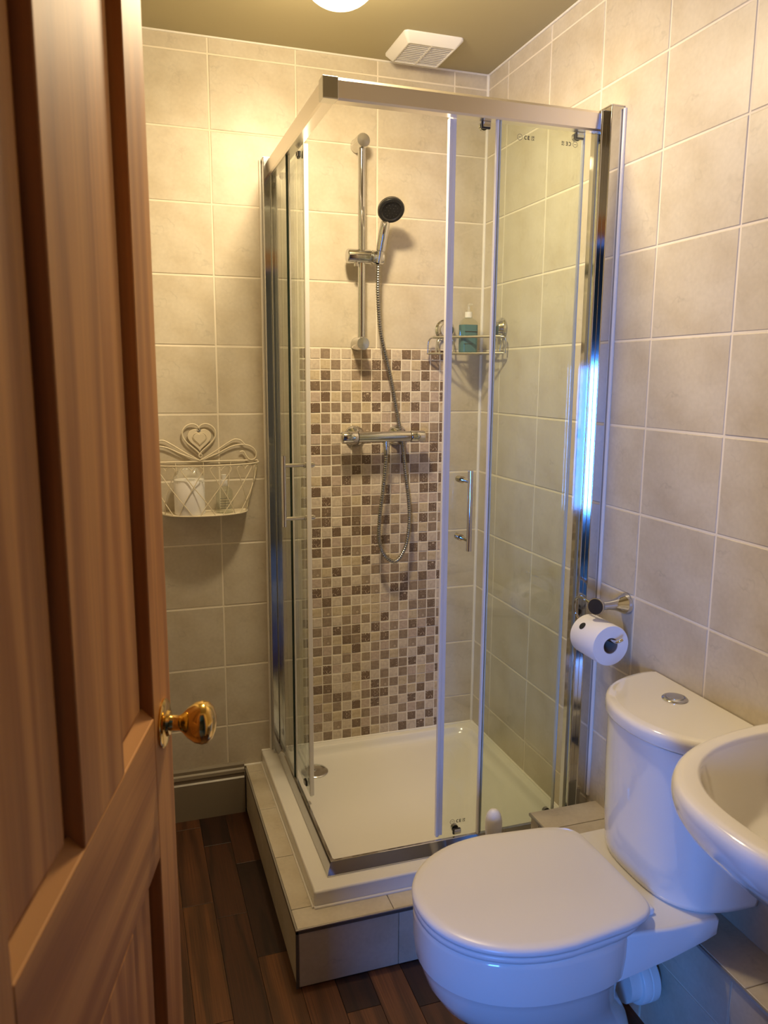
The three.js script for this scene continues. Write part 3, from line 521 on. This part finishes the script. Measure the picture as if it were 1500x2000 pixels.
// ---------------------------------------------------------------- ivory wire basket with heart, on the back wall
{
  const cx = -0.915, yT = 1.155, yB = 1.007, hw = 0.164, hb = 0.126, dT = 0.100, dB = 0.099;
  const bk = thing('wire_basket', 'ivory wire wall basket with a heart and scrolls above', 'basket', [cx, yB, 0]);
  const D = (w, d, y, t) => { const a = Math.PI * t; return V(cx - w * Math.cos(a), y, 0.008 + d * Math.pow(Math.sin(a), 0.75)); };   // half-round plan, t 0..1
  const rim = []; for (let i = 0; i <= 24; i++) rim.push(D(hw, dT, yT, i / 24));
  const low = []; for (let i = 0; i <= 24; i++) low.push(D(hb, dB, yB, i / 24));
  add(bk, 'top_rim', [wire(rim, .0022, 60), rod(V(cx - hw, yT + .003, .008), V(cx + hw, yT + .003, .008), .0024, .0024, 8)], M.ivory);
  add(bk, 'bottom_rim', [wire(low, .0022, 60), rod(V(cx - hb, yB, .008), V(cx + hb, yB, .008), .0022, .0022, 8)], M.ivory);
  const plan = [...low.map(p => [p.x, p.z])];
  add(bk, 'bottom_tray', prism(plan, 'y', yB - .0006, yB + .0012), M.ivory);
  const n = 6, at = (t, f) => D(hb + (hw - hb) * f, dB + (dT - dB) * f, yB + (yT - yB) * f, cl(t));
  for (let i = 0; i < n; i++) {          // pairs of wires that meet in a small heart under the rim, cross below it and spread to the bottom
    const t = (i + .5) / n, p = 1 / n;
    for (const k of [-1, 1]) add(bk, 'side_wire', wire([[0, .90], [.10, .965], [.26, .985], [.38, .93], [.34, .86], [.18, .73], [0, .58], [-.28, .38], [-.58, .18], [-.84, 0]].map(([u, f]) => at(t + k * u * p, f)), .0014, 60, false, 6), M.ivory);
  }
  for (let i = 0; i < 5; i++) add(bk, 'back_wire', rod(V(cx - hb + hb * 2 * i / 4, yB, .008), V(cx - hw + hw * 2 * i / 4, yT, .008), .0013, .0013, 6), M.ivory);
  // heart frame and plaque
  const heart = (k, ox, oy, z, top = 0) => { const P = []; for (let i = 0; i < 40; i++) { const t = i / 40 * Math.PI * 2 + Math.PI * top; P.push(V(ox + k * 16 * Math.pow(Math.sin(t), 3), oy + k * 1.24 * (12 * Math.cos(t) - 3.2 * Math.cos(2 * t) - 1.5 * Math.cos(3 * t) - .6 * Math.cos(4 * t)), z)); } return P; };
  const hx = -0.925, hy = 1.232;
  add(bk, 'heart_frame', wire(heart(.00305, hx, hy, .010), .0024, 100, true), M.ivory);
  const plate = (k, d, z) => { const g = new THREE.ExtrudeGeometry(new THREE.Shape(heart(k, 0, 0, 0).map(p => new THREE.Vector2(p.x, p.y))), { depth: d, bevelEnabled: true, bevelSize: .0012, bevelThickness: .0012, bevelSegments: 2, curveSegments: 4 }); return g.translate(hx + .001, hy - .004, z); };
  const pl = add(bk, 'heart_plaque', plate(.0021, .003, .008), M.ivory); add(pl, 'raised_heart', [plate(.00105, .0014, .0135), wire(heart(.00125, hx + .001, hy - .004, .0135), .0012, 80, true, 6)], M.ivory);
  add(bk, 'ring', new THREE.TorusGeometry(.005, .0016, 6, 20).translate(hx + .002, 1.176, .011), M.ivory);
  for (const k of [-1, 1]) add(bk, 'scroll', [
    wire([V(hx, 1.161, .010), V(hx + k * .04, 1.184, .010), V(hx + k * .085, 1.213, .010), V(hx + k * .105, 1.223, .010), V(hx + k * .122, 1.220, .010), V(hx + k * .136, 1.206, .010)], .0022, 50),
    wire([V(hx, 1.161, .010), V(hx + k * .05, 1.180, .010), V(hx + k * .10, 1.203, .010), V(hx + k * .135, 1.206, .010), V(hx + k * .160, 1.196, .010), V(hx + k * .170, 1.178, .010), V(hx + k * .164, 1.162, .010), V(hx + k * .150, 1.160, .010), V(hx + k * .140, 1.170, .010), V(hx + k * .130, 1.186, .010), V(hx + k * .120, 1.184, .010)], .0022, 70)], M.ivory);
  add(bk, 'screw', lathe([[0, -.004], [.003, -.004], [.0035, 0], [.0065, 0], [.0058, .003], [0, .0052]], V(hx - .001, 1.2515, .0095), Z, 16), M.chrome, 'chrome fixing screw');
  // spare roll and spray bottle in the basket
  const rx = -0.962, rz = .054, r0 = yB + .0016;
  const roll = thing('spare_toilet_roll', 'white toilet roll in loose clear wrap in the wire basket', 'toilet roll', [rx, r0, rz]);
  add(roll, 'paper', lathe([[.018, .002], [.0435, .0], [.0445, .003], [.0445, .099], [.043, .102], [.018, .101], [.018, .002]], V(rx, r0, rz), Y, 40), M.paper);
  const wrap = []; for (let k = 0; k < 6; k++) { const P = []; for (let i = 0; i < 28; i++) { const a = i / 28 * 6.283, q = [.0450, .0449, .043, .034, .029, .021][k] * (1 + [0, 0, .03, .12, .22, .3][k] * Math.sin(a * 3 + k) + [0, 0, .02, .08, .1, .15][k] * Math.sin(a * 7 + k * 2)); P.push(V(rx + q * Math.cos(a), r0 + [.094, .100, .108, .116, .128, .134][k] + [0, 0, .002, .004, .006, .006][k] * Math.sin(a * 4 + k), rz + q * Math.sin(a) * .98)); } wrap.push(P); }
  add(roll, 'plastic_wrap', loft(wrap, false, true), M.film, 'crumpled clear plastic wrap');
  const sx = -0.861, sz = .058, sp = thing('spray_bottle', 'small clear bottle with a white pump cap in the wire basket', 'bottle', [sx, r0, sz]);
  add(sp, 'body', lathe([[0, 0], [.024, 0], [.0255, .003], [.0255, .060], [.023, .068], [.014, .076], [.009, .079], [.009, .084], [0, .084]], V(sx, r0, sz), Y, 28), M.clear);
  add(sp, 'cap', [rod(V(sx, r0 + .080, sz), V(sx, r0 + .097, sz), .011, .0105), rod(V(sx, r0 + .097, sz), V(sx, r0 + .114, sz), .006, .0075)], M.whitePlastic);
  add(sp, 'printed_line', [0, 1, 2, 3, 4].map(k => box(sx - .015, sx + .014 - .003 * (k % 2), r0 + .014 + k * .0075, r0 + .0152 + k * .0075, sz + .0245 - .004, sz + .0262 - .003)), M.printGrey);
}

// ---------------------------------------------------------------- toilet roll holder and roll on the right wall
{
  const y = .876, z = .860, hx = -.088;
  const h = thing('toilet_roll_holder', 'chrome toilet roll holder with a flared wall post', 'roll holder', [0, y, z]);
  add(h, 'wall_post', lathe([[0, 0], [.026, 0], [.0265, .003], [.0235, .012], [.018, .022], [.0135, .034], [.011, .050], [.0105, .068], [.0105, .078], [0, .079]], V(-.002, y, z), nX), M.chrome);
  add(h, 'end_disc', lathe([[0, -.018], [.011, -.018], [.0185, -.012], [.021, 0], [.0200, .002], [0, .003]], V(hx, y, z), V(-.75, .1, .45)), M.chrome);
  add(h, 'disc_inlay', lathe([[0, .0], [.0188, 0], [.0182, .0018], [0, .0022]], V(hx, y, z).addScaledVector(V(-.75, .1, .45).normalize(), .0022), V(-.75, .1, .45)), M.black, 'dark oval inlay');
  const rx = -.073, ry = .792;
  add(h, 'roll_arm', wire([V(hx + .004, y, z - .010), V(hx, y + .004, z - .04), V(hx + .004, y + .003, z - .075), V(hx + .008, y - .010, z - .098), V(hx + .011, y - .045, z - .104), V(hx + .014, ry + .030, z - .098), V(rx, ry + .0145, z - .080), V(rx, ry + .0145, z), V(rx, ry + .0145, z + .060), V(rx + .004, ry + .019, z + .072), V(rx + .012, ry + .024, z + .074)], .0038, 90), M.chrome);
  const zc = .857, t = thing('toilet_roll', 'white toilet roll with a round black sticker hanging on the chrome holder', 'toilet roll', [rx, ry - .05, zc]);
  add(t, 'paper', lathe([[.0195, -.05], [.0478, -.05], [.049, -.048], [.049, .048], [.0478, .05], [.0195, .05], [.0195, -.05]], V(rx, ry, zc), Z, 56), M.paper);
  add(t, 'cardboard_core', lathe([[.0194, -.049], [.0194, .049], [.0182, .049], [.0182, -.049], [.0194, -.049]], V(rx, ry, zc), Z, 32), M.card);
  const n = 20, pos = [], idx = [], R = .0494, a0 = 2.42;                 // sticker follows the curve of the roll
  const sp = (u, w) => { const a = a0 + u / R; return [rx + R * Math.cos(a), ry + R * Math.sin(a), zc - .016 + w]; };
  pos.push(...sp(0, 0)); for (let i = 0; i < n; i++) { const a = i / n * 6.283; pos.push(...sp(.0095 * Math.cos(a), .0095 * Math.sin(a))); idx.push(0, 1 + i, 1 + (i + 1) % n); }
  const g = new THREE.BufferGeometry(); g.setAttribute('position', new THREE.Float32BufferAttribute(pos, 3)); g.setAttribute('uv', new THREE.Float32BufferAttribute(new Float32Array((n + 1) * 2), 2)); g.setIndex(idx); g.computeVertexNormals();
  add(t, 'sticker', g, M.black, 'round black sticker');
}

// ---------------------------------------------------------------- close-coupled toilet
{
  const cz = 1.166, wc = thing('toilet', 'white close-coupled toilet with the lid closed', 'toilet', [-.34, 0, cz]);
  // egg outline: front radius a1, rear reach a2, half width hw; squarer at the rear
  const egg = (cx, a1, a2, hw, y, nr = 3.2, nf = 2.1, m = 64) => { const P = []; for (let i = 0; i < m; i++) { const t = i / m * 6.28318, c = Math.cos(t), s = Math.sin(t), n = c < 0 ? nf : nr, e = 2 / n; const ux = Math.pow(Math.abs(c), e); P.push(V(cx + (c < 0 ? -a1 : a2) * ux, y, cz + hw * (c > 0 && nr > 4 ? 1 - .17 * ux * ux : 1) * Math.sign(s) * Math.pow(Math.abs(s), e))); } return P; };
  add(wc, 'pan', [
    loft([egg(-.335, .155, .150, .100, 0, 4, 3), egg(-.335, .155, .150, .100, .012, 4, 3), egg(-.335, .150, .145, .096, .03, 4, 3), egg(-.335, .148, .145, .093, .09, 3.5, 2.6), egg(-.342, .155, .14, .096, .125, 3.4, 2.4), egg(-.362, .185, .14, .112, .165, 3, 2.2), egg(-.385, .214, .14, .134, .21, 2.8, 2.1), egg(-.400, .224, .15, .151, .25, 2.8, 2.1), egg(-.410, .226, .16, .163, .285, 2.8, 2.1), egg(-.414, .2265, .17, .169, .302, 3, 2.1), egg(-.414, .2305, .172, .1725, .305, 3, 2.1), egg(-.414, .2345, .175, .176, .345, 3, 2.1), egg(-.414, .234, .175, .177, .382, 3, 2.1), egg(-.414, .231, .174, .175, .390, 3, 2.1), egg(-.414, .225, .172, .170, .393, 3, 2.1)]),
    loft([[-.36, .262], [-.30, .283], [-.20, .316], [-.12, .338], [-.097, .346], [-.090, .352]].map(([x, yb], i, A) => { const e = i === A.length - 1 ? .006 : 0, P = [], q = [[yb + e, -.155 + e], [yb + .012, -.166 + e], [.385, -.168 + e], [.394 - e, -.160 + e], [.394 - e, .160 - e], [.385, .168 - e], [yb + .012, .166 - e], [yb + e, .155 - e]]; for (const [yy, zz] of q) P.push(V(x, yy, cz + zz * [.72, .90, .99, 1, 1, 1][i])); return P; }))], M.china);
  add(wc, 'seat', loft([egg(-.43, .208, .188, .165, .393, 8, 2.1), egg(-.43, .219, .193, .1765, .397, 8, 2.1), egg(-.43, .219, .193, .1765, .405, 8, 2.1), egg(-.43, .216, .191, .174, .4078, 8, 2.1), egg(-.43, .210, .188, .168, .4085, 8, 2.1)]), M.seat);
  add(wc, 'seat_lid', loft([egg(-.43, .210, .198, .168, .4085, 10, 2.1), egg(-.43, .2195, .206, .1785, .4115, 10, 2.1), egg(-.43, .221, .208, .180, .417, 10, 2.1), egg(-.43, .219, .208, .1785, .4225, 10, 2.1), egg(-.43, .213, .204, .173, .4262, 10, 2.1), egg(-.43, .20, .19, .16, .4285, 7, 2.1), egg(-.43, .12, .11, .10, .4310, 3, 2.1), egg(-.43, .02, .02, .02, .4315, 2, 2)]), M.seat, 'smooth white closed lid');
  for (const k of [-1, 1]) add(wc, 'hinge', box(-.240, -.207, .392, .4085, cz + k * .098 - .025, cz + k * .098 + .025, .006), M.seat);
  // cistern: D-shaped plan against the wall
  const Dp = (d, hw, y, n, ins = 0, m = 40) => { const P = []; for (let i = 0; i <= m; i++) { const a = Math.PI * i / m, c = Math.cos(a), s = Math.sin(a); P.push(V(-.012 - (d - .012 - ins) * Math.pow(s, 2 / n), y, cz - (hw - ins) * Math.sign(c) * Math.pow(Math.abs(c), 2 / n))); } P.push(V(-.004 - ins, y, cz + hw - ins), V(-.004 - ins, y, cz - hw + ins)); return P; };
  add(wc, 'cistern', loft([Dp(.172, .158, .394, 2.9), Dp(.182, .167, .398, 2.9), Dp(.184, .170, .41, 2.9), Dp(.190, .176, .48, 2.75), Dp(.200, .185, .60, 2.4), Dp(.205, .190, .700, 2.2), Dp(.205, .190, .716, 2.2)]), M.china);
  const lid = add(wc, 'cistern_lid', loft([Dp(.190, .175, .7162, 2.15), Dp(.200, .185, .7185, 2.1), Dp(.213, .196, .7195, 2.1), Dp(.2155, .1975, .724, 2.1), Dp(.2155, .1975, .738, 2.1), Dp(.213, .1955, .745, 2.1), Dp(.206, .189, .749, 2.1), Dp(.196, .18, .7505, 2.1)]), M.china);
  const bx = -.066, bz = 1.130;
  add(lid, 'flush_button', lathe([[0, 0], [.026, 0], [.0265, .002], [.024, .0045], [.021, .005], [.0195, .003], [.0185, .003], [.018, .0065], [.015, .0075], [0, .0072]], V(bx, .7505, bz), Y, 36), M.chrome, 'round chrome flush button');
  const pc = thing('waste_connector', 'white plastic waste pipe connector behind the toilet foot', 'pipe', [-.15, .10, 1.165]);
  add(pc, 'sleeve', lathe([[0, 0], [.046, 0], [.046, .036], [0, .036]], V(-.186, .146, 1.165), X, 36), M.whitePlastic);
  add(pc, 'collar', lathe([[.045, 0], [.053, .001], [.055, .004], [.055, .018], [.0535, .0195], [.0535, .0215], [.055, .023], [.054, .040], [.050, .044], [.046, .045]], V(-.160, .146, 1.165), X, 36), M.whitePlastic);
}
// toilet brush between shower plinth and toilet
{
  const x = -.360, z = .900, b = thing('toilet_brush', 'white toilet brush with a rounded handle behind the toilet', 'toilet brush', [x, 0, z]);
  add(b, 'holder', lathe([[0, 0], [.05, 0], [.053, .004], [.050, .05], [.046, .11], [.043, .118], [.040, .118], [.042, .10], [0, .02]], V(x, 0, z), Y, 32), M.whitePlastic);
  add(b, 'handle', lathe([[0, .10], [.010, .10], [.011, .24], [.0135, .30], [.0175, .345], [.0200, .378], [.0195, .396], [.0165, .410], [.011, .4185], [.005, .422], [0, .4225]], V(x, 0, z), Y, 28), M.whitePlastic);
  add(b, 'bristles', lathe([[0, .03], [.028, .04], [.032, .07], [.026, .10], [0, .105]], V(x, 0, z), Y, 20), M.whitePlastic);
}
// wash basin on the right wall
{
  const cz = 1.61, w = thing('wash_basin', 'white oval ceramic wash basin on the right wall', 'basin', [-.19, .62, cz]);
  const o = (d, hw, y, n = 2.5, back = .002, m = 60) => { const P = []; for (let i = 0; i <= m; i++) { const a = Math.PI * i / m, c = Math.cos(a), s = Math.sin(a); P.push(V(-back - (d - back) * Math.pow(s, 2 / n), y, cz - hw * Math.sign(c) * Math.pow(Math.abs(c), 2 / n))); } P.push(V(-back, y, cz + hw * .98), V(-back, y, cz - hw * .98)); return P; };
  const inn = (d, hw, y, back) => o(d, hw, y, 2.4, back);
  add(w, 'bowl', loft([o(.16, .08, .615, 2.2), o(.20, .12, .622, 2.2), o(.27, .175, .655, 2.3), o(.325, .215, .695, 2.4), o(.362, .240, .733, 2.5), o(.376, .251, .755, 2.5), o(.381, .2545, .772, 2.5), o(.381, .2545, .785, 2.5), o(.378, .252, .794, 2.5), o(.372, .247, .7985, 2.5), o(.362, .239, .800, 2.5), inn(.341, .221, .7988, .064), inn(.336, .217, .796, .068), inn(.332, .213, .789, .072), inn(.324, .205, .765, .080), inn(.308, .188, .725, .096), inn(.280, .15, .69, .13), inn(.248, .08, .672, .18), inn(.232, .03, .668, .205)]), M.china);
  add(w, 'waste', lathe([[0, 0], [.022, 0], [.021, .003], [.015, .002], [0, .001]], V(-.225, .6685, cz), Y, 24), M.chrome);
}

renderer.render(scene, camera);
